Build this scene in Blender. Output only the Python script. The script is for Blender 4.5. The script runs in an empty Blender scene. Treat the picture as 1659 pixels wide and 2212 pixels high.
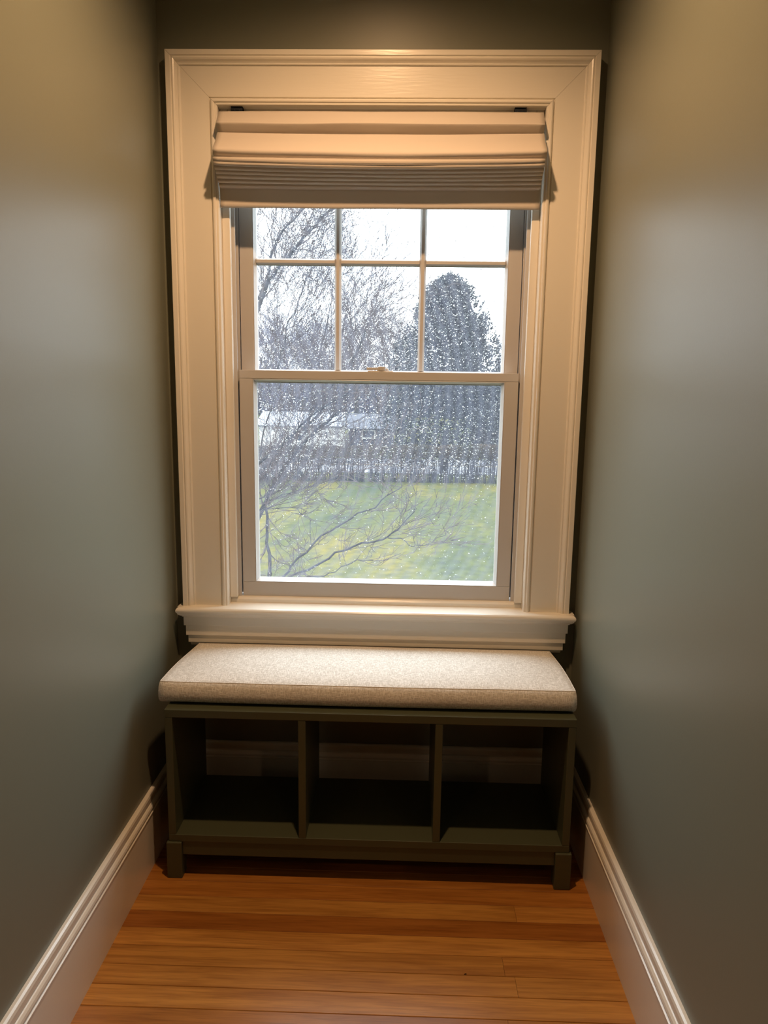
import bpy, bmesh, math, random
from mathutils import Vector, Matrix, noise
C = bpy.context.scene.collection
S = bpy.context.scene

# ------------------------------------------------------------ camera
F_PX, IW, IH = 1560.93, 1659.0, 2212.0
CAM = Vector((0.0722, -1.9629, 1.2298))
RM = Matrix(((0.9995, -0.0250, -0.0182), (0.0277, 0.9857, 0.1663), (0.0138, -0.1668, 0.9859)))
cd = bpy.data.cameras.new('camera'); cam = bpy.data.objects.new('camera', cd); C.objects.link(cam)
right, fwd, up = RM.col[0], RM.col[1], RM.col[2]
m = Matrix.Identity(4)
for i in range(3):
    m[i][0] = right[i]; m[i][1] = up[i]; m[i][2] = -fwd[i]; m[i][3] = CAM[i]
cam.matrix_world = m
cd.sensor_fit = 'VERTICAL'; cd.sensor_height = 24.0; cd.lens = F_PX / IH * 24.0
cd.clip_start = 0.02; cd.clip_end = 500
S.camera = cam

def at(u, v, y):
    """world point on the plane at depth y that the photograph shows at pixel (u, v)"""
    d = RM @ Vector(((u - IW / 2) / F_PX, 1.0, -(v - IH / 2) / F_PX))
    return CAM + d * ((y - CAM.y) / d.y)

# ------------------------------------------------------------ world, exposure
SKY = 14.0
w = bpy.data.worlds.new('overcast_sky'); S.world = w; w.use_nodes = True
nt = w.node_tree; nt.nodes.clear()
wo = nt.nodes.new('ShaderNodeOutputWorld'); bg = nt.nodes.new('ShaderNodeBackground')
tc = nt.nodes.new('ShaderNodeTexCoord'); sx = nt.nodes.new('ShaderNodeSeparateXYZ')
cr = nt.nodes.new('ShaderNodeValToRGB')
nt.links.new(tc.outputs['Generated'], sx.inputs[0]); nt.links.new(sx.outputs['Z'], cr.inputs[0])
cr.color_ramp.elements[0].position = 0.0; cr.color_ramp.elements[0].color = (0.348, 0.370, 0.400, 1)
cr.color_ramp.elements[1].position = 1.0; cr.color_ramp.elements[1].color = (0.87, 0.93, 1.0, 1)   # overcast: three times brighter overhead
nt.links.new(cr.outputs[0], bg.inputs[0]); bg.inputs[1].default_value = SKY
nt.links.new(bg.outputs[0], wo.inputs[0])
S.view_settings.view_transform = 'Standard'; S.view_settings.look = 'None'
S.view_settings.gamma = 1.0; S.view_settings.use_curve_mapping = False
S.view_settings.exposure = 0.0
S.cycles.max_bounces = 10; S.cycles.diffuse_bounces = 5; S.cycles.glossy_bounces = 4
S.cycles.transmission_bounces = 6; S.cycles.transparent_max_bounces = 12
S.cycles.sample_clamp_indirect = 6.0; S.cycles.caustics_refractive = False; S.cycles.caustics_reflective = False
S.cycles.use_denoising = True

# ------------------------------------------------------------ lights
WARM = (1.0, 0.59, 0.30)
KEY_W, FILL_W = 74.0, 11.0
def lamp(name, kind, loc, power, color, size=0.03, rot=(0, 0, 0), size_y=None, parent=None, spot=None):
    l = bpy.data.lights.new(name, kind); o = bpy.data.objects.new(name, l); C.objects.link(o)
    l.energy = power; l.color = color
    if kind == 'AREA':
        l.size = size
        if size_y: l.shape = 'RECTANGLE'; l.size_y = size_y
    else: l.shadow_soft_size = size
    if spot: l.spot_size = spot; l.spot_blend = 0.72
    o.location = loc; o.rotation_euler = rot
    if parent: o.parent = parent; o.matrix_parent_inverse = parent.matrix_basis.inverted()
    return o
# portal in the window opening: helps the sky light in, emits nothing itself
pl = lamp('window_portal', 'AREA', (0, 0.215, 1.27), 1, (1, 1, 1), 0.80, (math.radians(-90), 0, 0), 1.30)
pl.data.cycles.is_portal = True

# ------------------------------------------------------------ helpers
def thing(name, label, cat, loc=(0, 0, 0), group=None):
    o = bpy.data.objects.new(name, None); C.objects.link(o); o.location = loc
    o.empty_display_size = 0.05
    o['label'] = label; o['category'] = cat
    if group: o['group'] = group
    return o
def tag(o, label, cat, group=None):
    o['label'] = label; o['category'] = cat
    if group: o['group'] = group
    return o
def structure_empty(name, loc=(0, 0, 0)):
    o = bpy.data.objects.new(name, None); C.objects.link(o); o.location = loc
    o.empty_display_size = 0.05; o['kind'] = 'structure'
    return o
def world_of(p):
    mt = p.matrix_basis.copy()
    while p.parent:
        mt = p.parent.matrix_basis @ p.matrix_parent_inverse @ mt if False else mt
        p = p.parent
    return mt
def obj(name, bm, mat, parent=None, bevel=0, smooth=False, label=None, segs=2):
    me = bpy.data.meshes.new(name)
    bmesh.ops.recalc_face_normals(bm, faces=bm.faces)
    bm.to_mesh(me); bm.free()
    o = bpy.data.objects.new(name, me); C.objects.link(o)
    me.materials.append(mat)
    if parent:
        o.parent = parent
        if parent.type == 'EMPTY': o.matrix_parent_inverse = parent.matrix_basis.inverted()
    if bevel:
        b = o.modifiers.new('bevel', 'BEVEL'); b.width = bevel; b.segments = segs; b.limit_method = 'ANGLE'
        b.harden_normals = False
    if smooth:
        for p in me.polygons: p.use_smooth = True
    if label: o['label'] = label
    return o
def struct(name, bm, mat, **k):
    o = obj(name, bm, mat, **k)
    o['kind'] = 'structure'
    return o
def box(bm, x0, x1, y0, y1, z0, z1):
    v = [bm.verts.new((x, y, z)) for x in (x0, x1) for y in (y0, y1) for z in (z0, z1)]
    for f in ((0, 1, 3, 2), (4, 6, 7, 5), (0, 4, 5, 1), (2, 3, 7, 6), (0, 2, 6, 4), (1, 5, 7, 3)):
        bm.faces.new([v[i] for i in f])
def bx(*a):
    bm = bmesh.new(); box(bm, *a); return bm
def prism(rings, bm=None, closed=False):
    """loft a list of equal-length closed rings of points; caps the ends unless closed"""
    bm = bm or bmesh.new()
    R = [[bm.verts.new(p) for p in r] for r in rings]
    n = len(rings[0]); k = len(R)
    for i in range(k if closed else k - 1):
        a, b = R[i], R[(i + 1) % k]
        for j in range(n): bm.faces.new((a[j], a[(j + 1) % n], b[(j + 1) % n], b[j]))
    if not closed:
        bm.faces.new(R[0][::-1]); bm.faces.new(R[-1])
    return bm
def ring_frame(x0, x1, z0, z1, prof, bm=None):
    """mitred rectangular frame; prof is a closed list of (inset from outer edge, y)"""
    rings = []
    for (cx, cz, sx_, sz_) in ((x0, z0, 1, 1), (x1, z0, -1, 1), (x1, z1, -1, -1), (x0, z1, 1, -1)):
        rings.append([(cx + sx_ * w_, y, cz + sz_ * w_) for w_, y in prof])
    return prism(rings, bm, closed=True)
def tube(bm, pts, rad, sides=5):
    n = len(pts); rings = []
    for i, p in enumerate(pts):
        d = (pts[min(i + 1, n - 1)] - pts[max(i - 1, 0)])
        if d.length < 1e-9: d = Vector((0, 0, 1))
        d.normalize()
        a = d.orthogonal().normalized() if i == 0 else (prev - d * prev.dot(d)).normalized()
        prev = a; b = d.cross(a)
        r = rad[i] if isinstance(rad, (list, tuple)) else rad
        rings.append([p + (a * math.cos(t) + b * math.sin(t)) * r for t in [2 * math.pi * k / sides for k in range(sides)]])
    prism(rings, bm)

# ------------------------------------------------------------ materials
def mat(name, color, rough=0.5, spec=0.5, metal=0.0):
    m_ = bpy.data.materials.new(name); m_.use_nodes = True
    b = m_.node_tree.nodes['Principled BSDF']
    b.inputs['Base Color'].default_value = (*color, 1); b.inputs['Roughness'].default_value = rough
    b.inputs['Specular IOR Level'].default_value = spec; b.inputs['Metallic'].default_value = metal
    return m_
def nodes(m_): return m_.node_tree.nodes, m_.node_tree.links, m_.node_tree.nodes['Principled BSDF']
def add_noise(m_, scale, bump=0.0, dist=0.001, cmix=None, stretch=(1, 1, 1), detail=4, rough=None):
    N, L, b = nodes(m_)
    t = N.new('ShaderNodeTexCoord'); mp = N.new('ShaderNodeMapping'); mp.inputs['Scale'].default_value = stretch
    n = N.new('ShaderNodeTexNoise'); n.inputs['Scale'].default_value = scale; n.inputs['Detail'].default_value = detail
    L.new(t.outputs['Object'], mp.inputs[0]); L.new(mp.outputs[0], n.inputs['Vector'])
    if bump:
        bp = N.new('ShaderNodeBump'); bp.inputs['Strength'].default_value = bump; bp.inputs['Distance'].default_value = dist
        L.new(n.outputs[0], bp.inputs['Height']); L.new(bp.outputs[0], b.inputs['Normal'])
    if cmix:
        r = N.new('ShaderNodeValToRGB'); r.color_ramp.elements[0].color = (*cmix[0], 1); r.color_ramp.elements[1].color = (*cmix[1], 1)
        r.color_ramp.elements[0].position = 0.3; r.color_ramp.elements[1].position = 0.7
        L.new(n.outputs[0], r.inputs[0]); L.new(r.outputs[0], b.inputs['Base Color'])
    return n
WALL_C = (0.196, 0.206, 0.162)
M_wall = mat('sage_wall_paint', WALL_C, 0.40, 0.38); add_noise(M_wall, 260, 0.12, 0.0006)
M_ceil = mat('ceiling_paint', (0.75, 0.73, 0.68), 0.8, 0.2)
M_trim = mat('gloss_trim_paint', (0.80, 0.765, 0.69), 0.20, 0.5); add_noise(M_trim, 30, 0.10, 0.0008, stretch=(1, 1, 7))
M_trimh = mat('gloss_trim_paint_brushed', (0.80, 0.765, 0.69), 0.24, 0.5); add_noise(M_trimh, 22, 0.22, 0.0010, stretch=(0.8, 1, 9), detail=3)
M_vinyl = mat('white_vinyl_sash', (0.56, 0.55, 0.545), 0.38, 0.5)
M_bench = mat('olive_bench_paint', (0.068, 0.075, 0.042), 0.42, 0.45); add_noise(M_bench, 180, 0.08, 0.0004)
M_dark = mat('dark_metal_bracket', (0.03, 0.035, 0.045), 0.35, 0.5, 0.7)
M_gap = mat('track_groove_shade', (0.10, 0.085, 0.07), 0.6, 0.3)  # groove beside the sash: its shade is put into this dark colour
M_sub = mat('subfloor', (0.03, 0.015, 0.008), 0.9, 0.1)
M_light = bpy.data.materials.new('lamp_glow'); M_light.use_nodes = True
_n = M_light.node_tree.nodes; _b = _n['Principled BSDF']
_b.inputs['Emission Color'].default_value = (*WARM, 1); _b.inputs['Emission Strength'].default_value = 6

def wood():
    m_ = mat('amber_oak_strip', (0.3, 0.12, 0.03), 0.30, 0.5); N, L, b = nodes(m_)
    t = N.new('ShaderNodeTexCoord'); oi = N.new('ShaderNodeObjectInfo')
    ad = N.new('ShaderNodeVectorMath'); ad.operation = 'ADD'
    ml = N.new('ShaderNodeVectorMath'); ml.operation = 'SCALE'; ml.inputs[0].default_value = (31.0, 17.0, 5.0)
    L.new(oi.outputs['Random'], ml.inputs['Scale']); L.new(t.outputs['Object'], ad.inputs[0]); L.new(ml.outputs[0], ad.inputs[1])
    mp = N.new('ShaderNodeMapping'); mp.inputs['Scale'].default_value = (1.6, 26, 26); L.new(ad.outputs[0], mp.inputs[0])
    n1 = N.new('ShaderNodeTexNoise'); n1.inputs['Scale'].default_value = 2.2; n1.inputs['Detail'].default_value = 7; n1.inputs['Distortion'].default_value = 0.8
    L.new(mp.outputs[0], n1.inputs['Vector'])
    mp2 = N.new('ShaderNodeMapping'); mp2.inputs['Scale'].default_value = (7, 150, 100); L.new(ad.outputs[0], mp2.inputs[0])
    n2 = N.new('ShaderNodeTexNoise'); n2.inputs['Scale'].default_value = 2.0; n2.inputs['Detail'].default_value = 4
    L.new(mp2.outputs[0], n2.inputs['Vector'])
    r = N.new('ShaderNodeValToRGB'); e = r.color_ramp.elements
    e[0].position = 0.30; e[0].color = (0.62, 0.52, 0.42, 1); e[1].position = 0.62; e[1].color = (1.05, 1.05, 1.05, 1)
    L.new(n1.outputs[0], r.inputs[0])
    r2 = N.new('ShaderNodeValToRGB'); r2.color_ramp.elements[0].position = 0.3; r2.color_ramp.elements[0].color = (0.74, 0.70, 0.66, 1)
    r2.color_ramp.elements[1].position = 0.55; r2.color_ramp.elements[1].color = (1, 1, 1, 1)
    L.new(n2.outputs[0], r2.inputs[0])
    mx = N.new('ShaderNodeMixRGB'); mx.blend_type = 'MULTIPLY'; mx.inputs[0].default_value = 0.8
    L.new(oi.outputs['Color'], mx.inputs[1]); L.new(r.outputs[0], mx.inputs[2])
    mx2 = N.new('ShaderNodeMixRGB'); mx2.blend_type = 'MULTIPLY'; mx2.inputs[0].default_value = 0.85
    L.new(mx.outputs[0], mx2.inputs[1]); L.new(r2.outputs[0], mx2.inputs[2])
    L.new(mx2.outputs[0], b.inputs['Base Color'])
    bp = N.new('ShaderNodeBump'); bp.inputs['Strength'].default_value = 0.12; bp.inputs['Distance'].default_value = 0.0006
    L.new(n2.outputs[0], bp.inputs['Height']); L.new(bp.outputs[0], b.inputs['Normal'])
    return m_
M_wood = wood()

def weave(name, c0, c1, sc, bump, hx=1.0, hz=1.0, trans=0.0):
    m_ = mat(name, c1, 0.9, 0.15); N, L, b = nodes(m_)
    b.inputs['Sheen Weight'].default_value = 0.25
    t = N.new('ShaderNodeTexCoord')
    outs = []
    for st in ((1.0 * hx, 5.0, 5.0 * hz), (5.0 * hx, 1.0, 1.2 * hz)):
        mp = N.new('ShaderNodeMapping'); mp.inputs['Scale'].default_value = st
        n = N.new('ShaderNodeTexNoise'); n.inputs['Scale'].default_value = sc; n.inputs['Detail'].default_value = 2
        L.new(t.outputs['Object'], mp.inputs[0]); L.new(mp.outputs[0], n.inputs['Vector']); outs.append(n)
    mxm = N.new('ShaderNodeMath'); mxm.operation = 'MAXIMUM'
    L.new(outs[0].outputs[0], mxm.inputs[0]); L.new(outs[1].outputs[0], mxm.inputs[1])
    r = N.new('ShaderNodeValToRGB'); r.color_ramp.elements[0].position = 0.46; r.color_ramp.elements[1].position = 0.66
    r.color_ramp.elements[0].color = (*c0, 1); r.color_ramp.elements[1].color = (*c1, 1)
    L.new(mxm.outputs[0], r.inputs[0]); L.new(r.outputs[0], b.inputs['Base Color'])
    bp = N.new('ShaderNodeBump'); bp.inputs['Strength'].default_value = bump; bp.inputs['Distance'].default_value = 0.0015
    L.new(mxm.outputs[0], bp.inputs['Height']); L.new(bp.outputs[0], b.inputs['Normal'])
    return m_
M_cush = weave('oatmeal_woven_fabric', (0.60, 0.57, 0.52), (0.88, 0.86, 0.82), 95, 0.6)
M_pipe = mat('cushion_piping', (0.66, 0.60, 0.52), 0.9, 0.1)
def blind_mat():
    m_ = mat('ivory_linen_shade', (0.66, 0.60, 0.54), 0.85, 0.2); n = add_noise(m_, 60, 0.10, 0.0008, stretch=(1, 1, 6))
    N, L, b = nodes(m_)
    tr = N.new('ShaderNodeBsdfTranslucent'); tr.inputs[0].default_value = (0.75, 0.68, 0.6, 1)
    mx = N.new('ShaderNodeMixShader'); mx.inputs[0].default_value = 0.14
    L.new(b.outputs[0], mx.inputs[1]); L.new(tr.outputs[0], mx.inputs[2])
    L.new(mx.outputs[0], N['Material Output'].inputs['Surface'])
    return m_
M_blind = blind_mat()

def glass_mat():
    m_ = bpy.data.materials.new('window_glass'); m_.use_nodes = True; N = m_.node_tree.nodes; L = m_.node_tree.links
    N.clear(); o = N.new('ShaderNodeOutputMaterial'); t = N.new('ShaderNodeBsdfTransparent'); t.inputs[0].default_value = (0.93, 0.96, 0.95, 1)
    g = N.new('ShaderNodeBsdfGlossy'); g.inputs['Roughness'].default_value = 0.02
    f = N.new('ShaderNodeFresnel'); f.inputs[0].default_value = 1.45; mx = N.new('ShaderNodeMixShader')
    geo = N.new('ShaderNodeNewGeometry'); inv = N.new('ShaderNodeMath'); inv.operation = 'SUBTRACT'; inv.inputs[0].default_value = 1.0
    ml = N.new('ShaderNodeMath'); ml.operation = 'MULTIPLY'   # the entering face carries the reflection, the leaving face only passes light
    L.new(geo.outputs['Backfacing'], inv.inputs[1]); L.new(inv.outputs[0], ml.inputs[0]); L.new(f.outputs[0], ml.inputs[1])
    L.new(ml.outputs[0], mx.inputs[0]); L.new(t.outputs[0], mx.inputs[1]); L.new(g.outputs[0], mx.inputs[2]); L.new(mx.outputs[0], o.inputs[0])
    return m_
M_glass = glass_mat()
def screen_mat():
    # insect screen: fine mesh, mostly open; the woven threads scatter sky light as a milky veil,
    # and faint curved moire, an optical banding, is painted into its opacity
    m_ = bpy.data.materials.new('insect_screen_mesh'); m_.use_nodes = True; N = m_.node_tree.nodes; L = m_.node_tree.links
    N.clear(); o = N.new('ShaderNodeOutputMaterial'); t = N.new('ShaderNodeBsdfTransparent')
    d = N.new('ShaderNodeBsdfDiffuse'); d.inputs[0].default_value = (0.26, 0.26, 0.29, 1)
    tr = N.new('ShaderNodeBsdfTranslucent'); tr.inputs[0].default_value = (0.28, 0.30, 0.40, 1)
    ds = N.new('ShaderNodeMixShader'); ds.inputs[0].default_value = 0.5
    L.new(d.outputs[0], ds.inputs[1]); L.new(tr.outputs[0], ds.inputs[2])
    tc_ = N.new('ShaderNodeTexCoord'); mp = N.new('ShaderNodeMapping')
    mp.inputs['Location'].default_value = (0.60, 0, -1.20); mp.inputs['Scale'].default_value = (1.0, 0.0, 1.0)
    L.new(tc_.outputs['Object'], mp.inputs[0])
    wv = N.new('ShaderNodeTexWave'); wv.wave_type = 'RINGS'; wv.rings_direction = 'SPHERICAL'
    wv.inputs['Scale'].default_value = 10.0; wv.inputs['Distortion'].default_value = 0.8; wv.inputs['Detail'].default_value = 1.5; wv.inputs['Detail Scale'].default_value = 1.5
    L.new(mp.outputs[0], wv.inputs['Vector'])
    fine = N.new('ShaderNodeTexNoise'); fine.inputs['Scale'].default_value = 420; fine.inputs['Detail'].default_value = 1
    L.new(tc_.outputs['Object'], fine.inputs['Vector'])
    mr = N.new('ShaderNodeMapRange'); mr.inputs['To Min'].default_value = 0.22; mr.inputs['To Max'].default_value = 0.36
    L.new(wv.outputs['Fac'], mr.inputs[0])
    mr2 = N.new('ShaderNodeMapRange'); mr2.inputs['From Min'].default_value = 0.3; mr2.inputs['From Max'].default_value = 0.7
    mr2.inputs['To Min'].default_value = -0.07; mr2.inputs['To Max'].default_value = 0.07; L.new(fine.outputs[0], mr2.inputs[0])
    sm = N.new('ShaderNodeMath'); sm.operation = 'ADD'; L.new(mr.outputs[0], sm.inputs[0]); L.new(mr2.outputs[0], sm.inputs[1])
    mx = N.new('ShaderNodeMixShader'); L.new(sm.outputs[0], mx.inputs[0]); L.new(t.outputs[0], mx.inputs[1]); L.new(ds.outputs[0], mx.inputs[2])
    L.new(mx.outputs[0], o.inputs[0]); return m_
M_screen = screen_mat()
M_drop = mat('rain_water', (1, 1, 1), 0.0, 0.5)
_b = M_drop.node_tree.nodes['Principled BSDF']; _b.inputs['Transmission Weight'].default_value = 1.0; _b.inputs['IOR'].default_value = 1.33

# ------------------------------------------------------------ room shell
XL, XR, YW, YE, ZC = -0.5738, 0.5698, 0.035, -1.55, 2.50
OX, OZ0, OZ1 = 0.43, 0.605, 1.95            # wall opening
YO = 0.20                                   # outside face of the window wall
bm = bmesh.new()
box(bm, -2.3, -OX, YW, YO, -0.1, ZC + .1); box(bm, OX, 2.3, YW, YO, -0.1, ZC + .1)
box(bm, -OX, OX, YW, YO, -0.1, OZ0); box(bm, -OX, OX, YW, YO, OZ1, ZC + .1)
struct('wall_back', bm, M_wall)
struct('wall_left', bx(XL - 0.12, XL, YE, YW, -0.05, ZC), M_wall)
struct('wall_right', bx(XR, XR + 0.12, YE, YW, -0.05, ZC), M_wall)
bm = bmesh.new()   # the room the alcove opens from
box(bm, -2.3, XL - 0.12, YE - .0, YE + .12, -0.05, ZC); struct('wall_front_left', bm, M_wall)
bm = bmesh.new(); box(bm, XR + 0.12, 2.3, YE, YE + .12, -0.05, ZC); struct('wall_front_right', bm, M_wall)
struct('wall_room_left', bx(-2.42, -2.3, -5.0, YO, -0.05, ZC + .1), M_wall)
struct('wall_room_right', bx(2.3, 2.42, -5.0, YO, -0.05, ZC + .1), M_wall)
bm = bx(-2.42, 2.42, -5.12, -5.0, -0.05, ZC + .1)
struct('wall_rear', bm, M_wall)
struct('ceiling', bx(-2.42, 2.42, -5.12, YW, ZC, ZC + 0.1), M_ceil)

# floor strips, one object per board
floor = struct('floor', bx(-2.42, 2.42, -5.12, YW, -0.1, -0.016), M_sub)
LIGHT_, MID, DARK = (0.56, 0.260, 0.055), (0.48, 0.205, 0.040), (0.38, 0.140, 0.026)
PITCH = 0.0541; rnd = random.Random(4)
MDK = tuple((a + b) / 2 for a, b in zip(MID, DARK))
seq = [MDK, LIGHT_, DARK, LIGHT_, LIGHT_, LIGHT_, LIGHT_, MID, MID, LIGHT_, MID, MDK, LIGHT_, MID]
mesh_cache = {}
def board(x0, x1, ys, col):
    key = (round(x1 - x0, 3))
    if key not in mesh_cache:
        b_ = bmesh.new(); L_ = x1 - x0; g = 0.00045; c = 0.0009; y1_ = PITCH
        sec = [(g, -0.016), (g, -c), (g + c, 0), (y1_ - g - c, 0), (y1_ - g, -c), (y1_ - g, -0.016)]
        prism([[(0.0003, y, z) for y, z in sec], [(L_ - 0.0003, y, z) for y, z in sec]], b_)
        bmesh.ops.recalc_face_normals(b_, faces=b_.faces)
        me = bpy.data.meshes.new('floorboard'); b_.to_mesh(me); b_.free(); me.materials.append(M_wood); mesh_cache[key] = me
    o = bpy.data.objects.new('floorboard', mesh_cache[key]); C.objects.link(o); o.parent = floor
    o.location = (x0, ys, 0)
    j = rnd.uniform(.93, 1.07); o.color = (col[0] * j, col[1] * j, col[2] * j, 1)
y = -0.331 - PITCH + PITCH * 6; k = -6
joints = {1: 0.36, 4: 0.31, 5: 0.33, 7: 0.30, 9: -0.2, 11: 0.15}
while y > -5.0:
    col = seq[k] if 0 <= k < len(seq) else (seq[0] if k < 0 and k % 2 else rnd.choice([LIGHT_, LIGHT_, MID, DARK]))
    wide = y < YE - 0.05
    xa, xb = (-2.3, 2.3) if wide else (XL + 0.0005, XR - 0.0005)
    if wide:
        cut = rnd.uniform(-1.3, 1.3); board(xa, xa + round((cut - xa) * 4) / 4, y, col); board(xa + round((cut - xa) * 4) / 4, xb, y, rnd.choice([LIGHT_, MID]))
    elif k in joints:
        xc = joints[k]; board(xa, xc, y, col); c2 = tuple(c * rnd.uniform(.93, 1.0) for c in col); board(xc, xb, y, c2)
    else: board(xa, xb, y, col)
    y -= PITCH; k += 1

# baseboards: flat face, thin bead, rounded cove, groove, cap
BP = [(0, 0), (0.0165, 0), (0.0165, 0.146), (0.0185, 0.1475), (0.0185, 0.150), (0.0150, 0.1515), (0.0150, 0.153), (0.0172, 0.156), (0.0178, 0.160),
      (0.0165, 0.165), (0.0130, 0.169), (0.0105, 0.1700), (0.0080, 0.1705), (0.0080, 0.1725), (0.0115, 0.1735), (0.0118, 0.186), (0.0100, 0.1915), (0.006, 0.194), (0, 0.194)]
struct('baseboard_left', prism([[(XL + d, y_, z) for d, z in BP] for y_ in (YW - 0.0, YE)]), M_trim)
struct('baseboard_right', prism([[(XR - d, y_, z) for d, z in BP] for y_ in (YW - 0.0, YE)]), M_trim)
struct('baseboard_back', prism([[(x_, YW - d, z) for d, z in BP] for x_ in (XL + .0175, XR - .0175)]), M_trimh)

# ------------------------------------------------------------ window
win = structure_empty('window_1', (0, YW, 0.617))
def wpart(name, bm, m_, **k): return obj(name, bm, m_, win, **k)
ZT, ZS, CW = 2.065, 0.617, 0.545
CP = [(0, 0.0350), (0, 0.0010), (0.001, 0), (0.0125, 0), (0.0145, 0.0030), (0.0165, 0.0012), (0.0190, 0.0008), (0.0220, 0.0022), (0.0255, 0.0068),
      (0.0285, 0.0092), (0.0300, 0.0085), (0.0320, 0.0090), (0.0330, 0.0125), (0.0345, 0.0130), (0.1060, 0.0130), (0.1070, 0.0165), (0.1090, 0.0165),
      (0.1105, 0.0105), (0.1140, 0.0085), (0.1180, 0.0090), (0.1200, 0.0125), (0.1215, 0.0120), (0.1245, 0.0125), (0.1270, 0.0160), (0.1270, 0.0350)]
for s in (-1, 1):
    r0 = [(s * (CW - w_), y_, ZS) for w_, y_ in CP]; r1 = [(s * (CW - w_), y_, ZT - w_ - 0.0003) for w_, y_ in CP]
    wpart('side_casing', prism([r0, r1]), M_trim)
wpart('head_casing', prism([[(-CW + w_ + .0003, y_, ZT - w_) for w_, y_ in CP], [(CW - w_ - .0003, y_, ZT - w_) for w_, y_ in CP]]), M_trimh)
# jambs, stops, sash tracks
wpart('head_jamb', bx(-OX, OX, 0.030, 0.19, 1.940, 1.95), M_trimh)
for s in (-1, 1):
    wpart('side_jamb', bx(*sorted((s * 0.4185, s * OX)), 0.030, 0.19, ZS, 1.940), M_trim)
    wpart('stop_bead', bx(*sorted((s * 0.397, s * 0.4185)), 0.038, 0.054, ZS + 0.017, 1.940), M_trim, bevel=0.0025)
    bm = bx(*sorted((s * 0.3885, s * 0.4185)), 0.056, 0.0605, ZS + 0.017, 1.940)
    box(bm, *sorted((s * 0.3885, s * 0.4185)), 0.0945, 0.0985, ZS + 0.017, 1.940)
    box(bm, *sorted((s * 0.3885, s * 0.4185)), 0.130, 0.140, ZS + 0.017, 1.940)
    wpart('sash_track', bm, M_vinyl, bevel=0.0008)
    wpart('track_groove', bx(*sorted((s * 0.396, s * 0.4185)), 0.060, 0.1300, ZS + 0.017, 1.940), M_gap, label='balance groove beside the sash, its shadow coloured in dark')
wpart('head_stop', bx(-0.397, 0.397, 0.038, 0.054, 1.920, 1.940), M_trimh, bevel=0.002)
# subsill lip below the lower sash
bm = prism([[(x_, 0.046, ZS), (x_, 0.046, ZS + 0.010), (x_, 0.050, ZS + 0.015), (x_, 0.058, ZS + 0.017), (x_, 0.19, ZS + 0.008), (x_, 0.19, ZS)] for x_ in (-0.4184, 0.4184)])
wpart('sill_lip', bm, M_trimh)
# stool with rounded moulded nose and horns
NP = [(0.050, 0.617), (-0.0145, 0.617), (-0.0185, 0.6155), (-0.0215, 0.612), (-0.0225, 0.608), (-0.0215, 0.6035), (-0.0185, 0.600), (-0.0175, 0.597), (-0.0120, 0.592), (-0.0075, 0.590), (-0.0065, 0.587), (0.050, 0.587)]
def nose_ring(s, e):   # end ring shrunk so the profile returns round the horn
    return [(s * (0.561 - (0.0225 + y_ if y_ < 0 else 0.0225) * 1.0 * e), y_, z_) for y_, z_ in NP]
bm = bmesh.new()
rings = [[(-0.561 + max(0.0, y_ + 0.0225) * 0.9 if y_ < 0 else -0.543, y_, z_) for y_, z_ in NP], [(0.561 - max(0.0, y_ + 0.0225) * 0.9 if y_ < 0 else 0.543, y_, z_) for y_, z_ in NP]]
prism(rings, bm)
for s in (-1, 1):     # horn ends run back to the wall
    box(bm, *sorted((s * 0.540, s * 0.559)), -0.006, YW, 0.596, 0.6165)
wpart('window_stool', bm, M_trimh, bevel=0.0006)
# apron: built-up stepped moulding
AP = [(0.0350, 0.587), (-0.0020, 0.587), (-0.0020, 0.5600), (0.0020, 0.5595), (0.0020, 0.5300), (0.0070, 0.5293), (0.0070, 0.5080), (0.0085, 0.5075), (0.0095, 0.503), (0.0140, 0.498), (0.0350, 0.497)]
def apx(z): return 0.544 if z > 0.5597 else 0.5395 if z > 0.5297 else 0.5345 if z > 0.5077 else 0.5315 if z > 0.502 else 0.527
names = [('apron_band', 0.587, 0.5600, -0.0020, 0.544), ('apron_band', 0.5597, 0.5300, 0.0020, 0.5395), ('apron_band', 0.5297, 0.5075, 0.0065, 0.5345)]
for nm, z1_, z0_, y_, hx in names:
    wpart(nm, bx(-hx, hx, y_, YW, z0_, z1_), M_trimh, bevel=0.0008)
wpart('apron_band', prism([[(x_, YW, 0.5072), (x_, 0.0085, 0.5072), (x_, 0.0095, 0.503), (x_, 0.0150, 0.497), (x_, YW, 0.497)] for x_ in (-0.5290, 0.5290)]), M_trimh)

def sash(name, x, y0, y1, z0, z1, gx, gz0, gz1):
    bm = bmesh.new(); bd = 0.008; g = 0.0004
    box(bm, -x, x, y0, y1, gz1 + bd, z1)                                      # top rail
    box(bm, -x, x, y0, y1, z0, gz0 - bd)                                      # bottom rail
    for s in (-1, 1): box(bm, *sorted((s * x, s * (gx + bd))), y0 + .0002, y1, gz0 - bd + g, gz1 + bd - g)
    o = wpart(name, bm, M_vinyl, bevel=0.0009)
    yg = (y0 + y1) / 2 + 0.004
    bead = ring_frame(-gx - bd, gx + bd, gz0 - bd, gz1 + bd, [(0, y0 + 0.0015), (0.0022, y0 + 0.0005), (bd - 0.0012, yg - 0.006), (bd, yg - 0.002), (bd, y1 - 0.002), (0, y1 - 0.002)])
    obj('glazing_bead', bead, M_vinyl, o)
    return o, yg
lo, ygl = sash('lower_sash', 0.3855, 0.0605, 0.0940, 0.6335, 1.2785, 0.3410, 0.683, 1.2480)
bm = bx(-0.346, 0.346, ygl, ygl + 0.004, 0.678, 1.253); obj('glass_pane', bm, M_glass, lo)
hi, ygu = sash('upper_sash', 0.3870, 0.0990, 0.1290, 1.2450, 1.9180, 0.3430, 1.2830, 1.8700)
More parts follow.
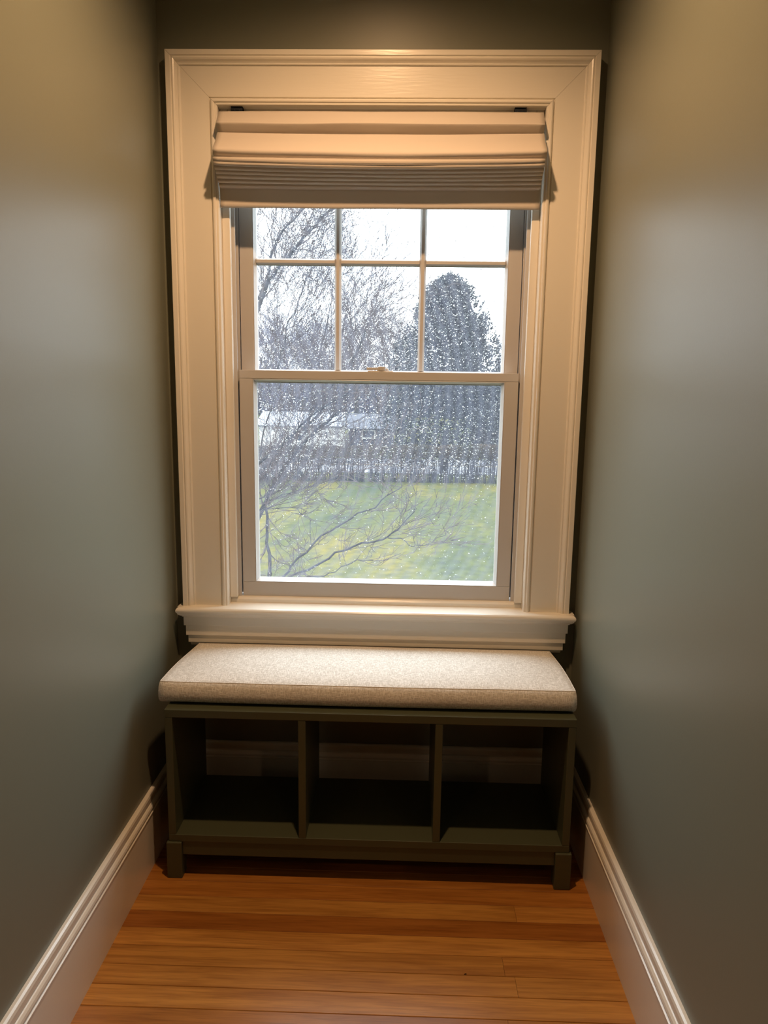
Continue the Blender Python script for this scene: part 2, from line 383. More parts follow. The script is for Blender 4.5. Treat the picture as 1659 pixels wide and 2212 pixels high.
xs = [-0.348, -0.117, 0.117, 0.348]; zs_ = [1.278, 1.5755, 1.875]
for i in range(3):
    for j in range(2):
        obj('glass_pane', bx(xs[i], xs[i + 1], ygu, ygu + 0.004, zs_[j], zs_[j + 1]), M_glass, hi)
def muntin(a, b_, c, vert, mh=0.0092):
    prof = [(-mh, ygu), (-mh, ygu - 0.0015), (-0.0042, ygu - 0.0085), (0.0042, ygu - 0.0085), (mh, ygu - 0.0015), (mh, ygu)]
    r = []
    for e in (a, b_): r.append([((c + d, y_, e) if vert else (e, y_, c + d * 0.95)) for d, y_ in prof])
    bm = prism(r)
    prof2 = [(-mh, ygu + .0045), (-mh, ygu + 0.010), (mh, ygu + 0.010), (mh, ygu + .0045)]
    prism([[((c + d, y_, e) if vert else (e, y_, c + d)) for d, y_ in prof2] for e in (a, b_)], bm)
    obj('muntin', bm, M_vinyl, hi)
for xm in (-0.117, 0.117): muntin(1.283, 1.870, xm, True)
for a, b_ in ((-0.343, -0.126), (-0.108, 0.108), (0.126, 0.343)): muntin(a, b_, 1.5755, False)
# cam lock on the meeting rail
bm = bx(-0.030, 0.040, 0.066, 0.088, 1.2785, 1.2815)
box(bm, -0.033, 0.010, 0.0665, 0.074, 1.2828, 1.2900)
tube(bm, [Vector((0.008, 0.076, 1.2815)), Vector((0.008, 0.076, 1.2925))], 0.0125, 14)
tube(bm, [Vector((0.010, 0.080, 1.283)), Vector((0.018, 0.080, 1.2865)), Vector((0.028, 0.080, 1.2820))], [0.006, 0.006, 0.003], 8)
obj('sash_lock', bm, M_vinyl, lo, bevel=0.0012, label='white cam lock on the meeting rail')
# outside casing and screen
bm = ring_frame(-0.47, 0.47, 0.56, 1.99, [(0, YO), (0, YO + 0.03), (0.062, YO + 0.03), (0.062, YO)])
wpart('outside_casing', bm, M_vinyl)
bm = ring_frame(-0.412, 0.412, 0.640, 1.935, [(0, 0.145), (0, 0.156), (0.018, 0.156), (0.018, 0.145)])
sf = wpart('screen_frame', bm, M_vinyl)
bm = bmesh.new(); bm.faces.new([bm.verts.new(p) for p in ((-0.40, 0.151, 0.652), (0.40, 0.151, 0.652), (0.40, 0.151, 1.925), (-0.40, 0.151, 1.925))])
obj('screen_mesh', bm, M_screen, sf)

# specks of grit caught in the screen
rs = random.Random(77); V_ = []; F_ = []
for i in range(900):
    x = rs.uniform(-0.34, 0.34); z = rs.uniform(1.22, 1.72)
    if rs.random() > 0.30 + 0.5 * (x + 0.34): continue
    L_ = rs.choice((0.0011, 0.0014, 0.0018, 0.0024)); a = rs.uniform(0, 3.14); k0 = len(V_)
    for q in range(5):
        t_ = 2 * math.pi * q / 5; px, pz = math.cos(t_) * L_, math.sin(t_) * L_ * rs.uniform(.25, .6)
        V_ += [(x + px * math.cos(a) - pz * math.sin(a), 0.1497, z + px * math.sin(a) + pz * math.cos(a))]
    V_ += [(x, 0.1490, z), (x, 0.1505, z)]
    for q in range(5): F_ += [(k0 + q, k0 + (q + 1) % 5, k0 + 5), (k0 + (q + 1) % 5, k0 + q, k0 + 6)]
me = bpy.data.meshes.new('screen_grit'); me.from_pydata(V_, [], F_); me.materials.append(mat('grit', (0.03, 0.03, 0.035), 0.9, 0.1))
o = bpy.data.objects.new('screen_grit', me); C.objects.link(o); o.parent = sf; o['kind'] = 'stuff'

# raindrops on the outer face of the glass (nobody could count them)
def drops(name, x0, x1, z0, z1, y_, n, seed, parent):
    r = random.Random(seed); verts = []; faces = []
    for i in range(n):
        x = r.uniform(x0, x1); z = r.uniform(z0, z1)
        if z < 0.98 and r.random() < 0.82: continue
        if noise.noise(Vector((x * 6, z * 6, seed))) < r.uniform(-0.55, 0.15): continue
        L_ = r.choice((0.0006, 0.0008, 0.0009, 0.0011, 0.0014, 0.0020)) * r.uniform(.7, 1.2); wd = L_ * r.uniform(.28, .7); hgt = wd * 0.55
        a = r.choice((r.uniform(-.5, .5), r.uniform(0, 3.14))); ca, sa = math.cos(a), math.sin(a)
        bend = r.uniform(-.7, .7)
        b0 = len(verts); ns = 8
        for k_, (rr, hh) in enumerate(((1.0, 0.0), (0.72, 0.62))):
            for q in range(ns):
                t_ = 2 * math.pi * q / ns; px = math.cos(t_) * L_ * rr; pz = math.sin(t_) * wd * rr + bend * px * px / L_
                verts.append((x + px * ca - pz * sa, y_ + hgt * hh + 0.00005, z + px * sa + pz * ca))
        verts.append((x, y_ + hgt + 0.00005, z)); verts.append((x, y_ + 0.00005, z))
        for q in range(ns):
            q2 = (q + 1) % ns
            faces += [(b0 + q, b0 + q2, b0 + ns + q2, b0 + ns + q), (b0 + ns + q, b0 + ns + q2, b0 + 2 * ns), (b0 + q2, b0 + q, b0 + 2 * ns + 1)]
    me = bpy.data.meshes.new(name); me.from_pydata(verts, [], faces); me.materials.append(M_drop)
    for p in me.polygons: p.use_smooth = True
    o = bpy.data.objects.new(name, me); C.objects.link(o); o.parent = parent; o['kind'] = 'stuff'
    o['label'] = 'small clear raindrops clinging to the glass'
drops('raindrops', -0.340, 0.340, 0.685, 1.246, ygl + 0.004, 8000, 3, lo)
drops('raindrops', -0.342, 0.342, 1.285, 1.72, ygu + 0.004, 7500, 5, hi)

# ------------------------------------------------------------ roman shade
shade = thing('roman_shade', 'ivory fabric roman shade gathered in folds across the top of the window', 'window shade', (0, 0.03, 1.925))
NX = 60
def sheet(name, prof, xl, xr, sag=0.0, amp=0.0012, seed=0, th=0.0016):
    """fabric sheet: prof is (y, z) points from top to bottom, swept in x with soft waves and a sag"""
    bm = bmesh.new(); cols = []
    n = len(prof)
    for i in range(NX + 1):
        t = i / NX; x = xl + (xr - xl) * t; c = []
        sg = sag * (math.sin(math.pi * min(1, max(0, t))) ** 0.75 if 0 < t < 1 else 0)
        for j, (py, pz) in enumerate(prof):
            f = j / (n - 1)
            nv = noise.noise(Vector((x * 3.1 + seed * 7.3, f * 1.7, seed * 1.9)))
            nw = noise.noise(Vector((x * 5.7 + seed * 3.1, f * 2.3 + 9, seed)))
            c.append(bm.verts.new((x, py + amp * 2.2 * nv * (0.3 + f), pz - sg * (0.25 + 0.75 * f) + amp * nw)))
        cols.append(c)
    for i in range(NX):
        for j in range(n - 1): bm.faces.new((cols[i][j], cols[i][j + 1], cols[i + 1][j + 1], cols[i + 1][j]))
    o = obj(name, bm, M_blind, shade, smooth=True)
    s_ = o.modifiers.new('thickness', 'SOLIDIFY'); s_.thickness = th; s_.offset = 0
    return o
def curve(pts, k=5):
    """smooth Catmull-Rom through the profile points"""
    out = []; P_ = [pts[0]] + list(pts) + [pts[-1]]
    for i in range(1, len(P_) - 2):
        for q in range(k):
            t = q / k; a, b_, c, d = P_[i - 1], P_[i], P_[i + 1], P_[i + 2]
            out.append(tuple(0.5 * ((2 * b_[e]) + (-a[e] + c[e]) * t + (2 * a[e] - 5 * b_[e] + 4 * c[e] - d[e]) * t * t + (-a[e] + 3 * b_[e] - 3 * c[e] + d[e]) * t ** 3) for e in (0, 1)))
    out.append(pts[-1]); return out
sheet('upper_fold', curve([(0.030, 1.917), (0.0125, 1.9235), (0.0075, 1.919), (-0.004, 1.905), (-0.015, 1.890), (-0.017, 1.8855), (-0.0045, 1.8725), (0.004, 1.8665)]), -0.4140, 0.4110, 0.0, 0.0014, 1)
sheet('middle_fold', curve([(0.012, 1.8650), (-0.003, 1.8685), (-0.008, 1.866), (-0.024, 1.846), (-0.044, 1.827), (-0.057, 1.815), (-0.056, 1.807), (-0.042, 1.801), (-0.010, 1.7990)]), -0.4145, 0.4120, 0.010, 0.0012, 2)
fr = [-0.057, -0.053, -0.045, -0.037, -0.028, -0.017, -0.006]
z = 1.7955
for i, yf in enumerate(fr):
    h = 0.0082 if i < 3 else 0.0074
    sg = 0.010 - 0.0012 * i
    sheet('pleat', curve([(0.018, z + 0.001), (yf + 0.008, z + 0.0006), (yf + 0.001, z - 0.0008), (yf, z - h * 0.5), (yf + 0.002, z - h * 0.86), (yf + 0.010, z - h + 0.0002), (0.018, z - h)], 4),
          -0.4145 + 0.0010 * i * 0.3, 0.4085, sg, 0.0006, 10 + i)
    z -= h + 0.0002
sheet('hem_panel', curve([(0.010, 1.752), (0.014, 1.740), (0.016, 1.728), (0.0165, 1.712), (0.0155, 1.700), (0.0180, 1.6945), (0.022, 1.6960)]), -0.4160, 0.4120, 0.0, 0.0012, 31, 0.003)
obj('headrail', bx(-0.405, 0.405, 0.016, 0.036, 1.890, 1.9180), M_blind, shade, bevel=0.001)
for xb in (-0.3840, 0.3390):
    bm = bx(xb, xb + 0.030, 0.016, 0.034, 1.9190, 1.9215); box(bm, xb, xb + 0.030, 0.015, 0.0165, 1.9190, 1.9340)
    box(bm, xb + 0.007, xb + 0.0115, 0.0135, 0.0155, 1.9262, 1.9302); box(bm, xb + 0.018, xb + 0.0225, 0.0135, 0.0155, 1.9262, 1.9302)
    box(bm, xb, xb + 0.030, 0.016, 0.034, 1.9370, 1.9395); box(bm, xb, xb + 0.030, 0.031, 0.034, 1.9190, 1.9395)
    obj('mounting_bracket', bm, M_dark, shade, bevel=0.0005, label='small dark metal bracket')

# ------------------------------------------------------------ bench
BF, BB = -0.318, -0.030
bench = thing('storage_bench', 'dark olive painted wooden cubby bench with three open compartments under the window', 'bench', (0, (BF + BB) / 2, 0))
def bpart(name, bm, **k): return obj(name, bm, M_bench, bench, bevel=k.pop('bevel', 0.0012), **k)
X0, X1, T = -0.5005, 0.5030, 0.0185
bpart('top_board', bx(X0, X1, BF, BB, 0.432, 0.452))
bpart('side_panel', bx(X0, X0 + T, BF + .0003, BB, 0.118, 0.4318)); bpart('side_panel', bx(X1 - T, X1, BF + .0003, BB, 0.118, 0.4318))
bpart('bottom_board', bx(X0, X1, BF, BB, 0.0990, 0.1178))
for xc in (-0.1630, 0.1720): bpart('divider', bx(xc - 0.0092, xc + 0.0092, BF + .0003, BB, 0.118, 0.4318))
bpart('apron_rail', bx(-0.468, 0.469, BF + 0.003, BF + 0.023, 0.0610, 0.0988)); bpart('apron_rail', bx(-0.468, 0.469, BB - 0.030, BB - 0.010, 0.0610, 0.0988))
for s, xa, xb in ((-1, -0.5065, -0.4680), (1, 0.4690, 0.5095)):
    bpart('side_rail', bx(*((xa + 0.010, xa + 0.028) if s < 0 else (xb - 0.028, xb - 0.010)), BF + 0.034, BB - 0.034, 0.0610, 0.0988))
    for y0_, y1_ in ((BF - 0.006, BF + 0.033), (BB - 0.037, BB + 0.004)):
        bpart('leg', bx(xa, xb, y0_, y1_, 0.0, 0.0988), bevel=0.0025)

# cushion
cush = thing('bench_cushion', 'off-white woven box cushion lying on the olive bench', 'cushion', (-0.008, -0.14, 0.452))
def cushion():
    bm = bmesh.new(); NU, NV = 64, 24
    def outline(u, v, z_in=0):
        yy = -0.279 + v * 0.274
        xl = -0.5210 + 0.0215 * v; xr = 0.5050 - 0.010 * v
        # softly pinched corners
        bow = 0.0045 * math.sin(math.pi * v) ; bow2 = 0.003 * math.sin(math.pi * u)
        xl -= bow; xr += bow
        yy += -bow2 * (1 - v) + bow2 * v * 0.6
        return xl + (xr - xl) * u, yy
    top = []
    for i in range(NU + 1):
        col = []
        for j in range(NV + 1):
            u, v = i / NU, j / NV; x, yy = outline(u, v)
            e = min(u, 1 - u) * 2 * 3.6; f = min(v, 1 - v) * 2 * 1.6
            crown = 0.0185 * (1 - math.exp(-e * 1.6)) * (1 - math.exp(-f * 1.9))
            zz = 0.508 + crown + 0.0016 * noise.noise(Vector((x * 5, yy * 7, 1))) + 0.0012 * noise.noise(Vector((x * 2.2, 3, 1)))
            col.append(bm.verts.new((x, yy, zz)))
        top.append(col)
    for i in range(NU):
        for j in range(NV): bm.faces.new((top[i][j], top[i + 1][j], top[i + 1][j + 1], top[i][j + 1]))
    edge = [top[i][0] for i in range(NU + 1)] + [top[NU][j] for j in range(1, NV + 1)] + [top[i][NV] for i in range(NU - 1, -1, -1)] + [top[0][j] for j in range(NV - 1, 0, -1)]
    c = Vector((-0.008, -0.142, 0)); prev = edge; ring_pts = [v.co.copy() for v in edge]
    for k_, (zz, out) in enumerate(((0.505, 0.0042), (0.499, 0.0080), (0.490, 0.0112), (0.478, 0.0128), (0.467, 0.0110), (0.458, 0.0045), (0.4532, -0.006), (0.4528, -0.020))):
        cur = []
        for q, p in enumerate(ring_pts):
            dx = 1 if p.x > 0.49 else -1 if p.x < -0.49 else 0; dy = 1 if p.y > -0.012 else -1 if p.y < -0.272 else 0
            if dx and dy: dx *= .7; dy *= .7
            wob = 0.0010 * noise.noise(Vector((p.x * 9, p.y * 9, zz * 30)))
            cur.append(bm.verts.new((p.x + dx * (out * .35 + wob), min(p.y + dy * (out + wob) , -0.0032), zz)))
        m_ = len(cur)
        for q in range(m_): bm.faces.new((prev[q], prev[(q + 1) % m_], cur[(q + 1) % m_], cur[q]))
        prev = cur
    bm.faces.new(prev[::-1])
    return bm, ring_pts
bm, rp = cushion()
obj('cushion_cover', bm, M_cush, cush, smooth=True)
bm = bmesh.new()
pp = [p + Vector((0, 0, 0.0002)) for p in rp]; rings = []
n = len(pp)
for i, p in enumerate(pp):
    d = (pp[(i + 1) % n] - pp[i - 1]).normalized(); a = d.cross(Vector((0, 0, 1))).normalized(); b_ = Vector((0, 0, 1))
    p = Vector((p.x, min(p.y, -0.0042), p.z))
    rings.append([p + (a * math.cos(t) + b_ * math.sin(t)) * 0.0010 for t in [k * math.pi / 3 for k in range(6)]])
prism(rings, bm, closed=True)
obj('seam_piping', bm, M_pipe, cush, smooth=True)

# ------------------------------------------------------------ ceiling lamps (above the frame): one key, two added fills
def downlight(x, y_, power, label, spot=None):
    t = thing('key_or_fill_downlight', label, 'ceiling light', (x, y_, ZC - 0.004))
    bm = bmesh.new(); n_ = 32
    prism([[(x + math.cos(a) * r, y_ + math.sin(a) * r, z_) for (r, z_) in ((0.052, ZC - .0005), (0.052, ZC - 0.004), (0.075, ZC - 0.003), (0.075, ZC - .0005))] for a in [2 * math.pi * i / n_ for i in range(n_)]], bm, closed=True)
    obj('trim_ring', bm, M_trim, t)
    bm = bmesh.new(); bmesh.ops.create_circle(bm, cap_ends=True, segments=24, radius=0.050, matrix=Matrix.Translation((x, y_, ZC - 0.0015)))
    obj('lamp_lens', bm, M_light, t)
    lamp('lamp_light', 'SPOT', (x, y_, ZC - 0.02), power, WARM, 0.03, parent=t, spot=math.radians(144))
downlight(0.0, -0.73, KEY_W, 'round warm recessed ceiling light above the window alcove')
downlight(-1.1, -3.0, FILL_W, 'added warm fill light on the ceiling in the left half of the room')  # this lamp and the next are added as warm fill from behind the camera
downlight(1.1, -3.0, FILL_W, 'added warm fill light on the ceiling in the right half of the room')

# ------------------------------------------------------------ outdoors
GZ = -3.20
M_grass = mat('wet_winter_lawn', (0.10, 0.13, 0.04), 0.9, 0.15)
def grass_nodes():
    N, L, b = nodes(M_grass); t = N.new('ShaderNodeTexCoord')
    n1 = N.new('ShaderNodeTexNoise'); n1.inputs['Scale'].default_value = 0.45; n1.inputs['Detail'].default_value = 5
    mp = N.new('ShaderNodeMapping'); mp.inputs['Scale'].default_value = (1, 0.45, 1)
    L.new(t.outputs['Object'], mp.inputs[0]); L.new(mp.outputs[0], n1.inputs['Vector'])
    n2 = N.new('ShaderNodeTexNoise'); n2.inputs['Scale'].default_value = 3.5; n2.inputs['Detail'].default_value = 5
    L.new(t.outputs['Object'], n2.inputs['Vector'])
    r = N.new('ShaderNodeValToRGB'); e = r.color_ramp.elements
    e[0].position = .30; e[0].color = (0.018, 0.027, 0.006, 1); e[1].position = .70; e[1].color = (0.075, 0.060, 0.005, 1)
    q = r.color_ramp.elements.new(.5); q.color = (0.036, 0.040, 0.004, 1)
    L.new(n1.outputs[0], r.inputs[0])
    r2 = N.new('ShaderNodeValToRGB'); r2.color_ramp.elements[0].position = .35; r2.color_ramp.elements[0].color = (.66, .70, .70, 1)
    r2.color_ramp.elements[1].position = .65; r2.color_ramp.elements[1].color = (1.35, 1.28, 1.2, 1); L.new(n2.outputs[0], r2.inputs[0])
    mx = N.new('ShaderNodeMixRGB'); mx.blend_type = 'MULTIPLY'; mx.inputs[0].default_value = 1; L.new(r.outputs[0], mx.inputs[1]); L.new(r2.outputs[0], mx.inputs[2])
    L.new(mx.outputs[0], b.inputs['Base Color'])
grass_nodes()
M_road = mat('wet_asphalt', (0.14, 0.145, 0.17), 0.35, 0.5); add_noise(M_road, 3, cmix=((0.12, 0.12, 0.14), (0.17, 0.17, 0.19)))
M_yel = mat('yellow_road_paint', (0.18, 0.11, 0.015), 0.6)
M_bark = mat('grey_bark', (0.050, 0.043, 0.040), 0.9, 0.2); add_noise(M_bark, 14, cmix=((0.014, 0.012, 0.012), (0.045, 0.042, 0.038)))
M_twig = mat('brown_twigs', (0.070, 0.052, 0.046), 0.9, 0.2)
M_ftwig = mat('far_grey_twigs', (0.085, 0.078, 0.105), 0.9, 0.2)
M_everg = mat('dark_evergreen_leaf', (0.024, 0.027, 0.024), 0.7, 0.2)
add_noise(M_everg, 1.3, cmix=((0.020, 0.026, 0.022), (0.044, 0.038, 0.036)))
M_hedge = mat('hedge_leaf', (0.060, 0.062, 0.024), 0.8, 0.2); add_noise(M_hedge, 0.8, cmix=((0.026, 0.028, 0.013), (0.060, 0.038, 0.020)))
M_white = mat('white_siding', (0.42, 0.41, 0.38), 0.7); M_grey = mat('grey_siding', (0.035, 0.034, 0.045), 0.8)
M_roof = mat('grey_shingle_roof', (0.11, 0.11, 0.135), 0.85); add_noise(M_roof, 6, cmix=((0.04, 0.04, 0.05), (0.06, 0.06, 0.07)))
M_pale = mat('pale_roof', (0.16, 0.17, 0.20), 0.6)
M_pane = mat('dark_window_pane', (0.03, 0.035, 0.045), 0.1, 0.6)

bm = bmesh.new(); bm.faces.new([bm.verts.new(p) for p in ((-60, 0.6, GZ), (60, 0.6, GZ), (60, 140, GZ), (-60, 140, GZ))])
lawn = struct('lawn', bm, M_grass)
Y_H = 33.2
road = struct('road', bx(-60, 60, Y_H + 3.5, Y_H + 11.5, GZ, GZ + 0.03), M_road)
obj('lane_line', bx(-60, 60, Y_H + 7.3, Y_H + 7.5, GZ + .03, GZ + .036), M_yel, road); obj('lane_line', bx(-60, 60, Y_H + 7.7, Y_H + 7.9, GZ + .03, GZ + .036), M_yel, road)

# hedge: bare stems below, dense twiggy top
hedge = thing('hedge', 'long clipped hedge with bare lower stems along the far edge of the lawn', 'hedge', (0, Y_H, GZ))
rh = random.Random(11)
bm = bmesh.new()
for i in range(1700):
    x = rh.uniform(-16, 16); yy = Y_H + 0.02 * x + rh.uniform(-.35, .35); h = rh.uniform(.9, 1.35)
    tube(bm, [Vector((x, yy, GZ)), Vector((x + rh.uniform(-.12, .12), yy + rh.uniform(-.1, .1), GZ + h))], [rh.uniform(.012, .024), .009], 3)
o = obj('hedge_stems', bm, M_bark, hedge); o['kind'] = 'stuff'
def leaves(name, n, fn, size, m_, parent, seed):
    r = random.Random(seed); V_ = []; F_ = []
    for i in range(n):
        p = fn(r)
        if p is None: continue
        a = Vector((r.gauss(0, 1), r.gauss(0, 1), r.gauss(0, 1))).normalized(); b2 = a.orthogonal().normalized(); c2 = a.cross(b2)
        s_ = size * r.uniform(.5, 1.3); k0 = len(V_)
        V_ += [p + b2 * s_, p - b2 * s_ * .4 + c2 * s_ * .5, p - b2 * s_ * .4 - c2 * s_ * .5, p + a * s_ * .3]
        F_ += [(k0, k0 + 1, k0 + 3), (k0 + 1, k0 + 2, k0 + 3), (k0 + 2, k0, k0 + 3)]
    me = bpy.data.meshes.new(name); me.from_pydata([tuple(v) for v in V_], [], F_); me.materials.append(m_)
    o = bpy.data.objects.new(name, me); C.objects.link(o); o.parent = parent
    if parent.type == 'EMPTY': o.matrix_parent_inverse = parent.matrix_basis.inverted()
    o['kind'] = 'stuff'; return o
def hfn(r):
    x = r.uniform(-16, 16); zt = 1.78 + 0.10 * noise.noise(Vector((x * .9, 0, 0))) + 0.02 * x
    t = r.random() ** 0.75; z_ = 0.75 + (zt - 0.75) * t
    if z_ < 1.2 and r.random() < .55: return None
    return Vector((x, Y_H + 0.02 * x + r.uniform(-.45, .45), GZ + z_))
leaves('hedge_foliage', 64000, hfn, 0.05, M_hedge, hedge, 5)

# recursive bare tree
def grow(bm, p, d, L_, r_, depth, rg, spread, upb, sides=3, segs=3, minr=0.003):
    pts = [p.copy()]; rad = [r_]
    for i in range(segs):
        d = (d + Vector((rg.gauss(0, .16), rg.gauss(0, .16), rg.gauss(0, .12) + upb))).normalized()
        p = p + d * (L_ / segs); pts.append(p.copy()); rad.append(max(minr, r_ * (1 - 0.5 * (i + 1) / segs)))
    tube(bm, pts, rad, sides)
    if depth <= 0: return
    for q in range(rg.choice((2, 3, 3))):
        k_ = rg.randint(1, segs); ax = Vector((rg.gauss(0, 1), rg.gauss(0, 1), rg.gauss(0, .6)))
        dd = (d + ax.normalized() * spread).normalized()
        grow(bm, pts[k_], dd, L_ * rg.uniform(.55, .8), max(minr, rad[k_] * .62), depth - 1, rg, spread, upb, sides, segs, minr)
def bare_tree(u, y_, height, label, seed, depth=6, m_=None, group=None, spread=.62):
    b_ = at(u, 1000, y_); base = Vector((b_.x, y_, GZ))
    t = thing('bare_tree', label, 'tree', base, group); rg = random.Random(seed)
    bm = bmesh.new(); r0 = height * .016
    tube(bm, [base, base + Vector((rg.uniform(-.1, .1), 0, height * .22))], [r0 * 1.3, r0], 6); obj('trunk', bm, M_bark, t)
    bm = bmesh.new(); top = base + Vector((0, 0, height * .2))
    for q in range(5):
        a = rg.uniform(0, 6.28)
        grow(bm, top, Vector((math.cos(a) * .55, math.sin(a) * .55, 1)).normalized(), height * .25, r0 * .75, depth, rg, spread, .06, 3, 3, .00018 * y_)
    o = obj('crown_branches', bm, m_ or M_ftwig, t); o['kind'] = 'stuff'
G = 'bare trees far beyond the road'
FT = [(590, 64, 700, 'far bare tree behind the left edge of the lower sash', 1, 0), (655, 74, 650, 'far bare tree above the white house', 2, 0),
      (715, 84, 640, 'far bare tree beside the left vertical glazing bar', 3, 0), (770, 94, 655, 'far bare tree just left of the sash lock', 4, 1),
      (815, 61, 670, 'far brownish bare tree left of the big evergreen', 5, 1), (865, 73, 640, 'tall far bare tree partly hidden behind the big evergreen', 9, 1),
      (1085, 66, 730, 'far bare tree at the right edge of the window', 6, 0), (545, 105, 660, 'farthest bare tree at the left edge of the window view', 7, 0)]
for u_, y_, vt_, lb_, sd_, br_ in FT:
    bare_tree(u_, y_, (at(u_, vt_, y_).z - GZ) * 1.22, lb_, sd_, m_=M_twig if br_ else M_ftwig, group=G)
# belt of woods far beyond the houses
wy = 122.0; wa = at(200, 800, wy); wb = at(1500, 800, wy); wt = wa.z
woods = thing('woodland', 'hazy belt of leafless woods far behind the houses', 'woods', ((wa.x + wb.x) / 2, wy, GZ))
def wfn(r):
    x = r.uniform(wa.x, wb.x); top = wt + 3.2 * noise.noise(Vector((x * .12, 1, 0))) + 1.4 * noise.noise(Vector((x * .6, 5, 0)))
    t = r.random() ** .8
    return Vector((x, wy + r.uniform(-5, 5), GZ + t * (top - GZ)))
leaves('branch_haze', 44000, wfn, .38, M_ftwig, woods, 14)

# big dark evergreen
def evergreen(uc, y_, half, z1_, label, seed, n, name='evergreen_tree'):
    b_ = at(uc, 960, y_); base = Vector((b_.x, y_, GZ)); t = thing(name, label, 'tree', base)
    bm = bmesh.new(); tube(bm, [base, base + Vector((0, 0, 2.2))], [.22, .18], 8); obj('trunk', bm, M_bark, t)
    H = z1_ - GZ
    def fn(r):
        zt = r.random() ** .9; a = r.uniform(0, 6.28)
        prof = half * min(1.0, (1 - zt) ** .46 * 1.12) * (0.84 + .30 * noise.noise(Vector((math.cos(a) * 2.2, math.sin(a) * 2.2, zt * 7 + seed))))
        e = r.random() ** .6; q = (.2 + .95 * e) * prof
        p = Vector((b_.x + math.cos(a) * q, y_ + math.sin(a) * q, GZ + .5 + zt * (H - .5) + r.gauss(0, .12)))
        if e > .6 and noise.noise(p * .9) < r.uniform(-.5, .12): return None
        return p
    leaves('foliage', n, fn, .13, M_everg, t, seed)
zt = at(955, 600, 39).z
evergreen(962, 39, 4.2, zt, 'large dark evergreen tree rising behind the hedge right of centre', 3, 36000)
evergreen(1075, 48, 1.9, at(1075, 800, 48).z, 'smaller dark evergreen at the right edge behind the hedge', 8, 9000)

# neighbouring houses
def P3(u, v, y_): return at(u, v, y_)
def house(name, u0, u1, vt, vr, y_, depth_, mw, mr, label, wins=(), ridge_shift=0.5):
    a, b_ = P3(u0, vt, y_), P3(u1, vt, y_); x0, x1, ze = a.x, b_.x, a.z; zr = P3(u0, vr, y_ + depth_ / 2).z
    t = thing(name, label, 'house', ((x0 + x1) / 2, y_, GZ))
    obj('walls', bx(x0, x1, y_, y_ + depth_, GZ, ze), mw, t)
    bm = prism([[(x_, y_ - .3, ze), (x_, y_ + depth_ * ridge_shift, zr), (x_, y_ + depth_ + .3, ze), (x_, y_ + depth_, ze - .1), (x_, y_, ze - .1)] for x_ in (x0 - .3, x1 + .3)])
    obj('roof', bm, mr, t)
    for (wu0, wu1, wv0, wv1) in wins:
        p, q = P3(wu0, wv0, y_), P3(wu1, wv1, y_)
        f = obj('window', ring_frame(p.x, q.x, q.z, p.z, [(0, y_ - .08), (0, y_ + .02), (.10, y_ + .02), (.10, y_ - .08)]), M_white, t)
        obj('pane', bx(p.x + .1, q.x - .1, y_ - .02, y_ + .01, q.z + .1, p.z - .1), M_pane, f)
house('white_house', 560, 729, 918, 888, 46, 6, M_white, M_pale, 'white house with pale roof seen through the bare branches', [(640, 655, 935, 955), (600, 615, 935, 955), (700, 711, 930, 950)])
house('grey_house', 754, 850, 925, 893, 53, 4.5, M_grey, M_roof, 'slate grey house beside the evergreen', [(781, 811, 928, 948)])
house('pale_house', 1035, 1120, 920, 880, 52, 6, M_white, M_roof, 'pale house behind the hedge at the far right', [(1060, 1072, 935, 955)])

# power lines on poles standing outside the view
def wire(v0, v1, y_, label):
    bm = bmesh.new(); a = at(380, v0, y_); b_ = at(1250, v1, y_ + 2)
    pts = []
    for i in range(25):
        t = i / 24; p = a.lerp(b_, t); p.z -= .35 * math.sin(math.pi * t); pts.append(p)
    tube(bm, pts, .012, 4); return tag(obj('power_line', bm, M_bark), label, 'cable', 'power lines over the road')
wire(702, 676, 44, 'highest black power line crossing above the trees')
wire(712, 684, 44, 'second black power line just under the highest one')
wire(784, 744, 44, 'third black power line across the middle of the upper panes')
wire(815, 786, 44, 'lowest black power line just above the sash lock')
for u, lb in ((380, 'wooden utility pole carrying the power lines left of the window view'), (1250, 'wooden utility pole carrying the power lines right of the window view')):
    p = at(u, 680, 44 if u < 800 else 46); bm = bmesh.new(); tube(bm, [Vector((p.x, p.y + .22, GZ)), Vector((p.x, p.y + .22, p.z + 1.0))], [.15, .11], 10)
    t = obj('utility_pole', bm, M_bark); tag(t, lb, 'pole')

